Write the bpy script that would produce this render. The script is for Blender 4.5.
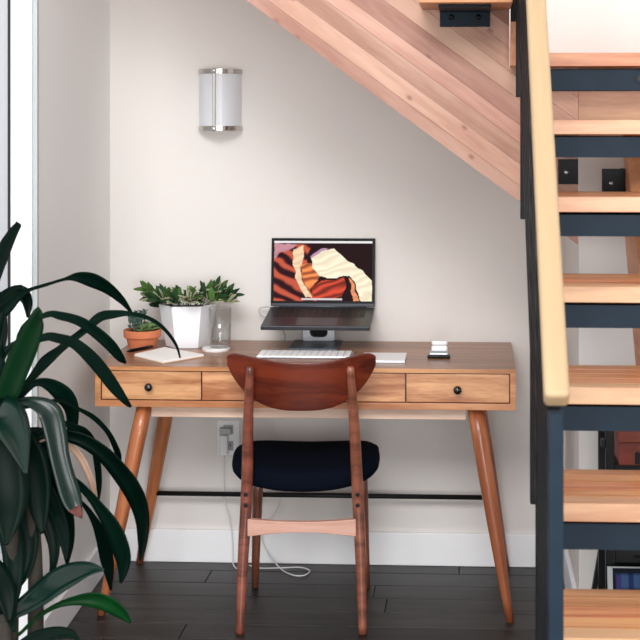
import bpy, bmesh, math, random
from mathutils import Vector, Matrix

# ---------------------------------------------------------------- camera, world, light, exposure
for o in list(bpy.data.objects): bpy.data.objects.remove(o)
S = bpy.context.scene
COL = S.collection
cam_d = bpy.data.cameras.new('camera')
cam_d.sensor_width = 36.0
cam_d.lens = 36.0 * 1410 / 640
cam_d.shift_x = -80 / 640
cam_d.shift_y = -198 / 640
cam_d.clip_start = 0.05
cam_d.dof.use_dof = True
cam_d.dof.focus_distance = 4.4
cam_d.dof.aperture_fstop = 9.0
cam = bpy.data.objects.new('camera', cam_d)
cam.location = (0, 0, 1.532)
cam.rotation_euler = (math.pi / 2, 0, math.atan(70 / 1410))
COL.objects.link(cam)
S.camera = cam

w = bpy.data.worlds.new('world')
S.world = w
w.use_nodes = True
bg = w.node_tree.nodes['Background']
bg.inputs[0].default_value = (1.0, 1.0, 1.0, 1)
bg.inputs[1].default_value = 1.2

def area(name, loc, target, sx, sy, power, color=(1, 1, 1)):
    d = bpy.data.lights.new(name, 'AREA')
    d.shape = 'RECTANGLE'; d.size = sx; d.size_y = sy
    d.energy = power; d.color = color
    o = bpy.data.objects.new(name, d)
    o.location = loc
    o.rotation_euler = (Vector(target) - Vector(loc)).to_track_quat('-Z', 'Y').to_euler()
    COL.objects.link(o)
    return o
area('window_daylight', (-0.6, -3.0, 5.4), (-0.3, 4.6, 0.7), 3.4, 2.4, 410, (1.0, 1.0, 1.0))
area('low_front_fill', (0.9, -3.0, 1.05), (-0.6, 4.6, 0.55), 3.0, 2.0, 185, (1.0, 1.0, 1.0))  # unseen low frontal fill, added to brighten the wall under the desk

S.view_settings.view_transform = 'Standard'
S.view_settings.look = 'None'
S.view_settings.gamma = 1.0
S.view_settings.use_curve_mapping = False
S.view_settings.exposure = 0.08

random.seed(11)
FP = {}          # position of each object's origin in the frame its children are given in

# ---------------------------------------------------------------- materials
def srgb(r, g, b):
    f = lambda c: (c / 255 / 12.92) if c / 255 <= 0.04045 else ((c / 255 + 0.055) / 1.055) ** 2.4
    return (f(r), f(g), f(b), 1)

def newmat(name, rough=0.5, metal=0.0):
    m = bpy.data.materials.new(name)
    m.use_nodes = True
    b = m.node_tree.nodes['Principled BSDF']
    b.inputs['Roughness'].default_value = rough
    b.inputs['Metallic'].default_value = metal
    return m, m.node_tree.nodes, m.node_tree.links, b

def plain(name, col, rough=0.5, metal=0.0, var=0.06, nscale=30, bump=0.0, coat=0.0, spec=0.5):
    m, N, L, b = newmat(name, rough, metal)
    b.inputs['Specular IOR Level'].default_value = spec
    tc = N.new('ShaderNodeTexCoord')
    nz = N.new('ShaderNodeTexNoise'); nz.inputs['Scale'].default_value = nscale; nz.inputs['Detail'].default_value = 4
    L.new(tc.outputs['Object'], nz.inputs['Vector'])
    mx = N.new('ShaderNodeMix'); mx.data_type = 'RGBA'
    c = srgb(*col)
    mx.inputs[6].default_value = tuple(max(0, v * (1 - var)) for v in c[:3]) + (1,)
    mx.inputs[7].default_value = tuple(min(1, v * (1 + var)) for v in c[:3]) + (1,)
    L.new(nz.outputs['Fac'], mx.inputs[0])
    L.new(mx.outputs[2], b.inputs['Base Color'])
    if bump:
        bp = N.new('ShaderNodeBump'); bp.inputs['Strength'].default_value = bump; bp.inputs['Distance'].default_value = 0.002
        L.new(nz.outputs['Fac'], bp.inputs['Height']); L.new(bp.outputs[0], b.inputs['Normal'])
    if coat: b.inputs['Coat Weight'].default_value = coat
    return m

def wood(name, dark, light, rough=0.4, stretch=12.0, scale=2.2, vary=0.25, axis=0, knots=False, coat=0.0, streak=0.5, huevar=0.004):
    m, N, L, b = newmat(name, rough)
    tc = N.new('ShaderNodeTexCoord'); oi = N.new('ShaderNodeObjectInfo')
    mul = N.new('ShaderNodeMath'); mul.operation = 'MULTIPLY'; mul.inputs[1].default_value = 37.0
    L.new(oi.outputs['Random'], mul.inputs[0])
    ad = N.new('ShaderNodeVectorMath'); ad.operation = 'ADD'
    L.new(tc.outputs['Object'], ad.inputs[0]); L.new(mul.outputs[0], ad.inputs[1])
    mp = N.new('ShaderNodeMapping')
    sc = [stretch] * 3; sc[axis] = 1.0
    mp.inputs['Scale'].default_value = sc
    L.new(ad.outputs[0], mp.inputs['Vector'])
    n1 = N.new('ShaderNodeTexNoise'); n1.inputs['Scale'].default_value = scale
    n1.inputs['Detail'].default_value = 5; n1.inputs['Distortion'].default_value = 0.6
    L.new(mp.outputs[0], n1.inputs['Vector'])
    n2 = N.new('ShaderNodeTexNoise'); n2.inputs['Scale'].default_value = scale * 9
    n2.inputs['Detail'].default_value = 3
    L.new(mp.outputs[0], n2.inputs['Vector'])
    mixf = N.new('ShaderNodeMath'); mixf.operation = 'MULTIPLY_ADD'
    mixf.inputs[1].default_value = streak * 0.5
    L.new(n2.outputs['Fac'], mixf.inputs[0]); L.new(n1.outputs['Fac'], mixf.inputs[2])
    rp = N.new('ShaderNodeValToRGB')
    off = streak * 0.25
    rp.color_ramp.elements[0].position = 0.36 + off; rp.color_ramp.elements[0].color = srgb(*dark)
    rp.color_ramp.elements[1].position = 0.64 + off; rp.color_ramp.elements[1].color = srgb(*light)
    L.new(mixf.outputs[0], rp.inputs[0])
    hs = N.new('ShaderNodeHueSaturation')
    mr = N.new('ShaderNodeMapRange'); mr.inputs[3].default_value = 1 - vary; mr.inputs[4].default_value = 1 + vary
    L.new(oi.outputs['Random'], mr.inputs[0]); L.new(mr.outputs[0], hs.inputs['Value'])
    fr = N.new('ShaderNodeMath'); fr.operation = 'FRACT'
    m7 = N.new('ShaderNodeMath'); m7.operation = 'MULTIPLY'; m7.inputs[1].default_value = 7.31
    L.new(oi.outputs['Random'], m7.inputs[0]); L.new(m7.outputs[0], fr.inputs[0])
    mh = N.new('ShaderNodeMapRange'); mh.inputs[3].default_value = 0.5 - huevar; mh.inputs[4].default_value = 0.5 + huevar
    L.new(fr.outputs[0], mh.inputs[0]); L.new(mh.outputs[0], hs.inputs['Hue'])
    L.new(rp.outputs[0], hs.inputs['Color'])
    out = hs.outputs[0]
    if knots:
        vo = N.new('ShaderNodeTexVoronoi'); vo.voronoi_dimensions = '2D'; vo.inputs['Scale'].default_value = 5.0
        mk = N.new('ShaderNodeMapping'); sk = [1.25] * 3; sk[axis] = 0.8; mk.inputs['Scale'].default_value = sk
        sx_ = N.new('ShaderNodeSeparateXYZ'); cx_ = N.new('ShaderNodeCombineXYZ')
        L.new(ad.outputs[0], sx_.inputs[0]); L.new(sx_.outputs[0], cx_.inputs[0]); L.new(sx_.outputs[2], cx_.inputs[1])
        L.new(cx_.outputs[0], mk.inputs['Vector']); L.new(mk.outputs[0], vo.inputs['Vector'])
        kr = N.new('ShaderNodeValToRGB')
        kr.color_ramp.elements[0].position = 0.012; kr.color_ramp.elements[0].color = (0.75, 0.75, 0.75, 1)
        kr.color_ramp.elements[1].position = 0.055; kr.color_ramp.elements[1].color = (0, 0, 0, 1)
        L.new(vo.outputs['Distance'], kr.inputs[0])
        mx = N.new('ShaderNodeMix'); mx.data_type = 'RGBA'
        L.new(kr.outputs[0], mx.inputs[0]); L.new(out, mx.inputs[6])
        mx.inputs[7].default_value = srgb(128, 78, 62)
        out = mx.outputs[2]
    L.new(out, b.inputs['Base Color'])
    bp = N.new('ShaderNodeBump'); bp.inputs['Strength'].default_value = 0.12; bp.inputs['Distance'].default_value = 0.001
    L.new(n2.outputs['Fac'], bp.inputs['Height']); L.new(bp.outputs[0], b.inputs['Normal'])
    if coat:
        b.inputs['Coat Weight'].default_value = coat; b.inputs['Coat Roughness'].default_value = 0.15
    return m

def leafmat(name, dark, light, rough=0.32, vary=0.3, mid=None, spec=0.06):
    m, N, L, b = newmat(name, rough)
    tc = N.new('ShaderNodeTexCoord'); oi = N.new('ShaderNodeObjectInfo')
    at = N.new('ShaderNodeAttribute'); at.attribute_name = 'across'
    nz = N.new('ShaderNodeTexNoise'); nz.inputs['Scale'].default_value = 18; nz.inputs['Detail'].default_value = 3
    L.new(tc.outputs['Object'], nz.inputs['Vector'])
    mx = N.new('ShaderNodeMix'); mx.data_type = 'RGBA'
    mx.inputs[6].default_value = srgb(*dark); mx.inputs[7].default_value = srgb(*light)
    L.new(nz.outputs['Fac'], mx.inputs[0])
    hs = N.new('ShaderNodeHueSaturation')
    mr = N.new('ShaderNodeMapRange'); mr.inputs[3].default_value = 1 - vary; mr.inputs[4].default_value = 1 + vary
    L.new(oi.outputs['Random'], mr.inputs[0]); L.new(mr.outputs[0], hs.inputs['Value'])
    L.new(mx.outputs[2], hs.inputs['Color'])
    out = hs.outputs[0]
    if mid:
        m2 = N.new('ShaderNodeMix'); m2.data_type = 'RGBA'
        rp = N.new('ShaderNodeValToRGB')
        rp.color_ramp.elements[0].position = 0.35; rp.color_ramp.elements[0].color = (0, 0, 0, 1)
        rp.color_ramp.elements[1].position = 0.9; rp.color_ramp.elements[1].color = (0.8, 0.8, 0.8, 1)
        L.new(at.outputs['Fac'], rp.inputs[0]); L.new(rp.outputs[0], m2.inputs[0])
        L.new(out, m2.inputs[6]); m2.inputs[7].default_value = srgb(*mid)
        out = m2.outputs[2]
    L.new(out, b.inputs['Base Color'])
    b.inputs['Specular IOR Level'].default_value = spec
    return m

M = {}
M['wall'] = plain('wall_paint', (225, 220, 216), 0.85, var=0.012, nscale=60, bump=0.05)
M['wall_side'] = plain('wall_paint_side', (236, 236, 235), 0.85, var=0.012, nscale=60, bump=0.05)
M['white_trim'] = plain('white_trim_paint', (244, 244, 246), 0.45, var=0.01)
M['door_white'] = plain('door_paint', (170, 171, 176), 0.5, var=0.01)
M['black'] = plain('black_rubber', (14, 15, 17), 0.6)
M['steel'] = plain('blackened_steel', (22, 37, 50), 0.5, 0.0, var=0.4, nscale=14, spec=0.15)
M['steel_dark'] = plain('dark_steel_post', (7, 10, 14), 0.5, 0.0, var=0.15, nscale=14, spec=0.2)
M['bolt'] = plain('zinc_bolt', (196, 198, 200), 0.3, 0.9)
M['dark_bolt'] = plain('dark_bolt', (24, 27, 32), 0.4, 0.6)
M['plank'] = wood('dark_floor_plank', (18, 17, 17), (48, 46, 45), 0.45, stretch=9, scale=1.6, vary=0.22, streak=0.9, huevar=0.01)
M['fir'] = wood('fir_tread', (178, 106, 64), (212, 150, 104), 0.4, stretch=14, scale=1.8, vary=0.12, coat=0.15, huevar=0.006)
M['fir_face'] = wood('fir_nosing', (184, 134, 100), (212, 168, 132), 0.45, stretch=9, scale=1.6, vary=0.08, huevar=0.006)
M['fir_slab'] = wood('fir_slab', (162, 114, 95), (194, 152, 132), 0.55, stretch=8, scale=1.5, vary=0.15, knots=True, huevar=0.006)
M['fir_dark'] = wood('fir_stringer', (178, 110, 72), (208, 148, 104), 0.5, stretch=8, scale=1.5, vary=0.08, axis=1)
M['rail_wood'] = wood('handrail_wood', (172, 145, 110), (184, 158, 122), 0.55, stretch=10, scale=1.2, vary=0.02, streak=0.3)
M['desk'] = wood('desk_acacia', (162, 100, 58), (206, 146, 96), 0.36, stretch=11, scale=1.7, vary=0.03, coat=0.25)
M['desk_top'] = wood('desk_top_acacia', (122, 78, 50), (164, 112, 76), 0.34, stretch=11, scale=1.6, vary=0.02, coat=0.15)
M['drawer'] = wood('drawer_front_acacia', (160, 98, 58), (216, 162, 114), 0.4, stretch=9, scale=2.6, vary=0.03, coat=0.2)
M['desk_leg'] = wood('desk_leg_wood', (142, 78, 46), (186, 112, 68), 0.33, stretch=10, scale=1.8, vary=0.03, coat=0.35)
M['apron'] = wood('desk_apron_wood', (206, 170, 148), (234, 206, 186), 0.45, stretch=9, scale=1.5, vary=0.03)
M['walnut'] = wood('chair_walnut', (70, 24, 11), (116, 48, 24), 0.3, stretch=9, scale=1.8, vary=0.03, coat=0.45)
M['walnut_leg'] = wood('chair_leg_walnut', (98, 52, 38), (148, 86, 66), 0.32, stretch=9, scale=1.8, vary=0.03, coat=0.4)
M['chair_rail'] = wood('chair_rail_wood', (178, 128, 110), (206, 162, 144), 0.4, stretch=9, scale=1.5, vary=0.03)
M['fabric'] = plain('navy_fabric', (4, 10, 22), 0.9, var=0.3, nscale=400, bump=0.3, spec=0.08)
M['chrome'] = plain('brushed_nickel', (190, 186, 180), 0.22, 1.0)
M['lamp_glass'] = plain('frosted_glass', (214, 217, 222), 0.35, var=0.015, nscale=6)
M['plastic'] = plain('white_plastic', (240, 240, 242), 0.35, var=0.01)
M['cable'] = plain('white_cable', (222, 222, 222), 0.5, var=0.01)
M['space_grey'] = plain('grey_aluminium', (58, 60, 66), 0.4, 0.6, var=0.03)
M['silver'] = plain('silver_aluminium', (196, 200, 206), 0.32, 0.75, var=0.02)
M['slate'] = plain('slate_plate', (74, 80, 88), 0.45, 0.3)
M['keycap_dark'] = plain('black_keycap', (16, 17, 20), 0.55)
M['keycap'] = plain('white_keycap', (244, 244, 245), 0.45)
M['bezel'] = plain('screen_bezel', (7, 7, 9), 0.3)
M['bezel'].node_tree.nodes['Principled BSDF'].inputs['Specular IOR Level'].default_value = 0.15
M['knob'] = plain('black_knob', (12, 12, 14), 0.18, coat=0.6)
M['terracotta'] = plain('terracotta', (204, 120, 82), 0.8, var=0.1, nscale=40, bump=0.2)
M['soil'] = plain('soil', (44, 34, 28), 0.95, var=0.5, nscale=120, bump=0.8)
M['ceramic'] = plain('white_ceramic', (240, 242, 247), 0.4, var=0.01)
M['paper'] = plain('paper', (247, 245, 242), 0.8, var=0.01)
M['kraft'] = plain('kraft_cover', (206, 170, 132), 0.8)
M['coaster'] = plain('white_marble', (240, 239, 238), 0.4, var=0.05, nscale=14)
M['plant_pot'] = plain('dark_planter', (30, 38, 48), 0.45)
M['cane'] = plain('cane_bark', (46, 40, 32), 0.85, var=0.3, nscale=40, bump=0.5)
M['leaf_g'] = leafmat('strap_leaf', (1, 15, 10), (4, 26, 18), 0.38, 0.35)
M['leaf_t'] = leafmat('strap_leaf_glossy', (3, 24, 19), (9, 40, 32), 0.27, 0.2, spec=0.35)
M['leaf_m'] = leafmat('strap_leaf_mid', (5, 30, 16), (12, 46, 22), 0.4, 0.1)
M['leaf_b'] = leafmat('strap_leaf_bright', (8, 48, 20), (18, 70, 30), 0.3, 0.1)
M['leaf_p'] = leafmat('dry_leaf', (190, 150, 128), (220, 184, 160), 0.6, 0.1)
M['leaf_brown'] = plain('dry_leaf_tip', (88, 40, 32), 0.7, var=0.3)
M['zz_green'] = leafmat('small_leaf_green', (44, 74, 36), (92, 122, 62), 0.4, 0.3)
M['zz_dark'] = leafmat('small_leaf_dark', (28, 54, 34), (56, 86, 50), 0.4, 0.3)
M['zz_pale'] = leafmat('small_leaf_variegated', (104, 128, 86), (150, 164, 122), 0.45, 0.2, mid=(214, 206, 184))
M['zz_stem'] = plain('small_stem', (104, 96, 66), 0.7)
M['succulent'] = leafmat('succulent_leaf', (86, 116, 72), (142, 164, 112), 0.5, 0.2)
M['succulent_blue'] = leafmat('succulent_leaf_blue', (62, 88, 82), (110, 136, 124), 0.5, 0.25)
M['red_wood'] = wood('red_brown_wood', (104, 40, 26), (148, 64, 40), 0.4, stretch=9, scale=1.6, vary=0.03, coat=0.2)
M['black_metal'] = plain('black_metal', (14, 17, 20), 0.45, 0.3)
M['frame_grey'] = plain('grey_frame', (176, 182, 182), 0.5)

def glass_mat(name):
    m = bpy.data.materials.new(name); m.use_nodes = True
    N, L = m.node_tree.nodes, m.node_tree.links
    N.remove(N['Principled BSDF'])
    tr = N.new('ShaderNodeBsdfTransparent'); tr.inputs[0].default_value = (0.96, 0.97, 0.97, 1)
    gs = N.new('ShaderNodeBsdfGlossy'); gs.inputs['Roughness'].default_value = 0.03
    lw = N.new('ShaderNodeLayerWeight'); lw.inputs['Blend'].default_value = 0.5
    pw_ = N.new('ShaderNodeMath'); pw_.operation = 'POWER'; pw_.inputs[1].default_value = 4.0
    L.new(lw.outputs['Facing'], pw_.inputs[0])
    fr = N.new('ShaderNodeMath'); fr.operation = 'MULTIPLY_ADD'; fr.inputs[1].default_value = 0.9; fr.inputs[2].default_value = 0.06
    L.new(pw_.outputs[0], fr.inputs[0])
    mx = N.new('ShaderNodeMixShader')
    L.new(fr.outputs[0], mx.inputs[0]); L.new(tr.outputs[0], mx.inputs[1]); L.new(gs.outputs[0], mx.inputs[2])
    L.new(mx.outputs[0], N['Material Output'].inputs['Surface'])
    return m
M['glass'] = glass_mat('clear_glass')

def attr_mat(name, emit=0.0, rough=0.25):
    m, N, L, b = newmat(name, rough)
    a = N.new('ShaderNodeVertexColor'); a.layer_name = 'print'
    nz = N.new('ShaderNodeTexNoise'); nz.inputs['Scale'].default_value = 300
    L.new(a.outputs['Color'], b.inputs['Base Color'])
    if emit:
        L.new(a.outputs['Color'], b.inputs['Emission Color']); b.inputs['Emission Strength'].default_value = emit
        b.inputs['Base Color'].default_value = (0.01, 0.01, 0.01, 1)
        for l in list(b.inputs['Base Color'].links): L.remove(l)
    return m
M['screen'] = attr_mat('screen_picture', 0.95, 0.4)
M['screen'].node_tree.nodes['Principled BSDF'].inputs['Specular IOR Level'].default_value = 0.0
M['photo'] = attr_mat('framed_print', 0.0, 0.5)
M['photo'].node_tree.nodes['Principled BSDF'].inputs['Specular IOR Level'].default_value = 0.1

# ---------------------------------------------------------------- mesh helpers
def tag(o, label=None, cat=None, group=None, kind=None):
    if label: o['label'] = label
    if cat: o['category'] = cat
    if group: o['group'] = group
    if kind: o['kind'] = kind
    return o

def thing(name, label, cat, loc=(0, 0, 0), rotz=0.0, group=None, local=False, kind=None):
    o = bpy.data.objects.new(name, None)
    o.empty_display_size = 0.05
    COL.objects.link(o)
    o.location = loc; o.rotation_euler = (0, 0, rotz)
    FP[o] = Vector((0, 0, 0)) if local else Vector(loc)
    return tag(o, label, cat, group, kind)

def add(name, vf, mat, parent=None, smooth=False, bevel=0.0, rot=None, base=False, seg=2, recalc=True):
    """link one mesh; verts in the frame of the thing; rot = 3x3 matrix giving the object's own axes"""
    vs, fs = vf
    vs = [Vector(v) for v in vs]
    lo = Vector([min(v[i] for v in vs) for i in range(3)]); hi = Vector([max(v[i] for v in vs) for i in range(3)])
    c = (lo + hi) / 2
    if base: c.z = lo.z
    inv = rot.transposed() if rot is not None else None
    me = bpy.data.meshes.new(name)
    me.from_pydata([(inv @ (v - c)) if inv is not None else (v - c) for v in vs], [], fs)
    if bevel or recalc:
        bm = bmesh.new(); bm.from_mesh(me)
        if recalc: bmesh.ops.recalc_face_normals(bm, faces=bm.faces)
        if bevel:
            ed = [e for e in bm.edges if len(e.link_faces) == 2 and e.calc_face_angle(0) > 0.5]
            bmesh.ops.bevel(bm, geom=ed, offset=bevel, segments=seg, affect='EDGES', profile=0.5)
        bm.to_mesh(me); bm.free()
    if smooth:
        me.polygons.foreach_set('use_smooth', [True] * len(me.polygons))
    me.materials.append(M[mat] if isinstance(mat, str) else mat)
    o = bpy.data.objects.new(name, me)
    COL.objects.link(o)
    pp = FP[parent] if parent is not None else Vector((0, 0, 0))
    o.location = c - pp
    if rot is not None: o.rotation_euler = rot.to_euler()
    if parent is not None:
        o.parent = parent
    FP[o] = c
    return o

def box(x0, x1, y0, y1, z0, z1):
    v = [(x, y, z) for x in (x0, x1) for y in (y0, y1) for z in (z0, z1)]
    f = [(0, 1, 3, 2), (4, 6, 7, 5), (0, 4, 5, 1), (2, 3, 7, 6), (0, 2, 6, 4), (1, 5, 7, 3)]
    return v, f

def join(*parts):
    V, Fc = [], []
    for v, f in parts:
        n = len(V); V += list(v); Fc += [tuple(i + n for i in q) for q in f]
    return V, Fc

def frame_of(d, up=Vector((0, 0, 1))):
    x = Vector(d).normalized()
    if abs(x.dot(up)) > 0.98: up = Vector((0, 1, 0))
    y = up.cross(x).normalized(); z = x.cross(y)
    return Matrix((x, y, z)).transposed()

def barg(p0, p1, wy, hz, up=Vector((0, 0, 1))):
    """square-cut bar from p0 to p1; returns (verts, faces), rotation"""
    p0, p1 = Vector(p0), Vector(p1); R = frame_of(p1 - p0, up)
    vs = []
    for p in (p0, p1):
        for a in (-1, 1):
            for b in (-1, 1):
                vs.append(p + R @ Vector((0, a * wy / 2, b * hz / 2)))
    f = [(0, 1, 3, 2), (4, 6, 7, 5), (0, 4, 5, 1), (2, 3, 7, 6), (0, 2, 6, 4), (1, 5, 7, 3)]
    return (vs, f), R

def tube(pts, radii, n=12, cap=True):
    pts = [Vector(p) for p in pts]
    if not isinstance(radii, (list, tuple)): radii = [radii] * len(pts)
    V, Fc = [], []
    prev = None
    for i, p in enumerate(pts):
        t = (pts[min(i + 1, len(pts) - 1)] - pts[max(i - 1, 0)]).normalized()
        if prev is None:
            a = Vector((0, 0, 1)) if abs(t.z) < 0.9 else Vector((1, 0, 0))
            u = t.cross(a).normalized()
        else:
            u = (prev - t * prev.dot(t)).normalized()
        prev = u; v = t.cross(u)
        for k in range(n):
            an = 2 * math.pi * k / n
            V.append(p + (u * math.cos(an) + v * math.sin(an)) * radii[i])
    for i in range(len(pts) - 1):
        for k in range(n):
            k2 = (k + 1) % n
            Fc.append((i * n + k, i * n + k2, (i + 1) * n + k2, (i + 1) * n + k))
    if cap:
        Fc.append(tuple(range(n))[::-1]); Fc.append(tuple((len(pts) - 1) * n + k for k in range(n)))
    return V, Fc

def spline(pts, n=6):
    P = [Vector(p) for p in pts]
    out = []
    for i in range(len(P) - 1):
        a = P[max(i - 1, 0)]; b = P[i]; c = P[i + 1]; d = P[min(i + 2, len(P) - 1)]
        for k in range(n):
            t = k / n
            out.append(0.5 * ((2 * b) + (c - a) * t + (2 * a - 5 * b + 4 * c - d) * t * t + (3 * b - a - 3 * c + d) * t ** 3))
    out.append(P[-1])
    return out

def lathe(cx, cy, prof, n=32, closed=False, sx=1.0, sy=1.0, a0=0.0):
    """profile [(r,z)...] around the vertical axis"""
    V, Fc = [], []
    for r, z in prof:
        for k in range(n):
            a = a0 + 2 * math.pi * k / n
            V.append((cx + sx * r * math.cos(a), cy + sy * r * math.sin(a), z))
    m = len(prof)
    for i in range(m - 1 if not closed else m):
        j = (i + 1) % m
        for k in range(n):
            k2 = (k + 1) % n
            Fc.append((i * n + k, i * n + k2, j * n + k2, j * n + k))
    if not closed:
        if prof[0][0] > 1e-6: Fc.append(tuple(range(n)))
        if prof[-1][0] > 1e-6: Fc.append(tuple((m - 1) * n + k for k in range(n)))
    return V, Fc

def prism(poly, axis, a, b):
    """polygon (list of 2D) extruded along axis 'x' (poly = y,z), 'y' (poly = x,z) or 'z' (poly = x,y)"""
    def mk(p, t):
        return (t, p[0], p[1]) if axis == 'x' else (p[0], t, p[1]) if axis == 'y' else (p[0], p[1], t)
    n = len(poly)
    V = [mk(p, a) for p in poly] + [mk(p, b) for p in poly]
    Fc = [tuple(range(n)), tuple(range(2 * n - 1, n - 1, -1))]
    Fc += [(i, (i + 1) % n, n + (i + 1) % n, n + i) for i in range(n)]
    return V, Fc

def strip_leaf(pts, widths, fold=0.18, face=Vector((0, -1, 0)), twist=0.0, thick=0.0012):
    """closed leaf blade along a centre line; folded along its midrib"""
    P = [Vector(p) for p in pts]; n = len(P)
    top, bot = [], []
    for i in range(n):
        t = (P[min(i + 1, n - 1)] - P[max(i - 1, 0)]).normalized()
        f = face - t * face.dot(t)
        if f.length < 1e-4: f = Vector((0, 0, 1)) - t * t.z
        f.normalize()
        s = t.cross(f).normalized()
        q = Matrix.Rotation(twist, 3, t); s = q @ s; f = q @ f
        h = widths[i] / 2
        for k, u in enumerate((-1, -0.5, 0, 0.5, 1)):
            b = P[i] + s * (h * u) + f * (fold * h * (abs(u) - 0.5))
            top.append(b + f * thick / 2); bot.append(b - f * thick / 2)
    V = top + bot; m = len(top); Fc = []
    for i in range(n - 1):
        for k in range(4):
            a = i * 5 + k
            Fc.append((a, a + 1, a + 6, a + 5)); Fc.append((m + a, m + a + 5, m + a + 6, m + a + 1))
        a = i * 5; Fc.append((a, a + 5, m + a + 5, m + a)); a += 4; Fc.append((a, m + a, m + a + 5, a + 5))
    Fc.append((0, m, m + 1, 1)); Fc.append((1, m + 1, m + 2, 2)); Fc.append((2, m + 2, m + 3, 3)); Fc.append((3, m + 3, m + 4, 4))
    e = (n - 1) * 5
    for k in range(4): Fc.append((e + k, e + k + 1, m + e + k + 1, m + e + k))
    return V, Fc

def put_across(o):
    """midrib attribute used by leaf materials: 1 at the edge, 0 at the midrib"""
    me = o.data
    a = me.attributes.new('across', 'FLOAT', 'POINT')
    n = len(me.vertices)
    vals = [[1, .5, 0, .5, 1][i % 5] for i in range(n)]
    a.data.foreach_set('value', vals)

def struct(name, vf, mat, parent=None, bevel=0.0, label=None, cat=None):
    o = add(name, vf, mat, parent, bevel=bevel)
    if parent is None: o['kind'] = 'structure'
    if label: tag(o, label, cat)
    return o

# ---------------------------------------------------------------- the room
W = 4.88            # back wall
KL = 0.0369         # the left wall stands a little off square
def lx(y): return -1.259 + KL * (W - y)

fl = struct('floor', box(-3.0, 2.6, -2.6, 5.0, -0.06, -0.012), 'black', label='dark grey-brown wooden plank floor under the desk and stairs', cat='floor')
pw = 0.128
row = 0
y = W + 0.03
while y > 1.7:
    x = -2.2 - random.uniform(0, 1.0)
    while x < 2.6:
        ln = random.uniform(1.0, 1.6)
        a, b = max(x, -3.0), min(x + ln, 2.6)
        if b - a > 0.05:
            add('plank', box(a + 0.0012, b - 0.0012, y - pw + 0.0012, y - 0.0012, -0.012, random.uniform(-0.0008, 0)), 'plank', fl, bevel=0.0015, seg=1)
        x += ln
    y -= pw
add('plank_field', box(-3.0, 2.6, -2.6, y, -0.012, 0), 'plank', fl)

struct('wall_back', box(-1.34, 2.6, W, W + 0.12, 0, 6.2), 'wall', label='pale greige painted wall behind the desk', cat='wall')
struct('ceiling', box(-3.0, 3.6, -2.6, W + 0.12, 6.2, 6.32), 'white_trim', label='white ceiling above the staircase', cat='ceiling')
def leftbox(y0, y1, o0, o1, z0, z1):
    """box lying along the left wall: o0..o1 are distances into the room"""
    return [(lx(yy) + oo, yy, zz) for oo in (o0, o1) for yy in (y0, y1) for zz in (z0, z1)], box(0, 1, 0, 1, 0, 1)[1]
LY = 3.952          # the left wall ends here; a door frame turns the corner
struct('wall_left', leftbox(LY, W, -0.12, 0, 0, 6.2), 'wall_side', label='light grey painted side wall left of the desk', cat='wall')
struct('baseboard_back', box(-1.257, 0.327, W - 0.016, W - 0.0005, 0, 0.113), 'white_trim', bevel=0.003, label='white baseboard along the wall behind the desk', cat='baseboard')
struct('baseboard_left', leftbox(LY + 0.002, W - 0.017, 0.0005, 0.016, 0, 0.113), 'white_trim', bevel=0.003, label='white baseboard along the grey side wall', cat='baseboard')
struct('trim_1', box(-1.297, -1.2365, 3.925, 3.951, 0, 2.6), 'white_trim', bevel=0.002, label='white door frame post at the end of the side wall', cat='trim')
struct('trim_shadow_line', box(-1.236, -1.2238, 3.936, 3.951, 0, 2.6), 'frame_grey', label='narrow grey strip standing for the shadow line beside the white door frame', cat='trim')  # shadow line beside the frame, put in as a grey-coloured strip
struct('trim_2', box(-2.4, -1.232, 3.925, 3.951, 2.601, 2.70), 'white_trim', bevel=0.002, label='white door frame head above the pale door', cat='trim')
d1 = struct('door_1', box(-2.3, -1.3065, 3.932, 3.951, 0.0, 2.60), 'door_white', bevel=0.002, label='pale door with black seal beside the white frame post', cat='door')
add('door_seal', box(-1.306, -1.2975, 3.928, 3.951, 0.0, 2.60), 'black', d1)
struct('wall_door', join(box(-3.0, -1.345, 3.953, 4.05, 2.70, 6.2), box(-3.0, -2.41, 3.93, 4.05, 0, 2.70)), 'wall_side', label='light grey wall around the pale door', cat='wall')
# boxed-in wall below the stair landing
struct('wall_right', box(0.327, 2.6, 4.26, W - 0.001, 0, 1.60), 'wall', label='boxed-in wall below the stair landing', cat='wall')
struct('baseboard_right', join(box(0.312, 0.3265, 4.245, W - 0.017, 0, 0.113), box(0.3265, 2.6, 4.245, 4.2595, 0, 0.113)), 'white_trim', bevel=0.003,
       label='white baseboard around the wall below the landing', cat='baseboard')

# ---------------------------------------------------------------- staircase
RISE, RUN = 0.197, 0.200
XL, XR = 0.155, 1.16
st = thing('staircase', 'open staircase with fir treads, dark steel frame and pale wooden handrail beside the desk', 'staircase', (0.6, 3.2, 0))
def nose(y): return 0.759 + RISE / RUN * (y - 2.87)
def tread(zt, yf, depth, x0, x1, n=5):
    th = 0.037
    core = add('tread', box(x0, x1, yf + depth - depth / n, yf + depth, zt - th, zt), 'fir', st, bevel=0.002, seg=1)
    for k in range(n - 1):
        a = yf + depth * k / n; b = yf + depth * (k + 1) / n
        add('board', box(x0, x1, a + 0.0003, b - 0.0003, zt - th, zt), 'fir_face' if k == 0 else 'fir', core, bevel=0.0015, seg=1)
    return core
LEV = [(1.537, 3.67), (1.348, 3.47), (1.152, 3.27), (0.957, 3.07), (0.759, 2.87), (0.559, 2.67), (0.360, 2.47), (0.163, 2.27)]
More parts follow.
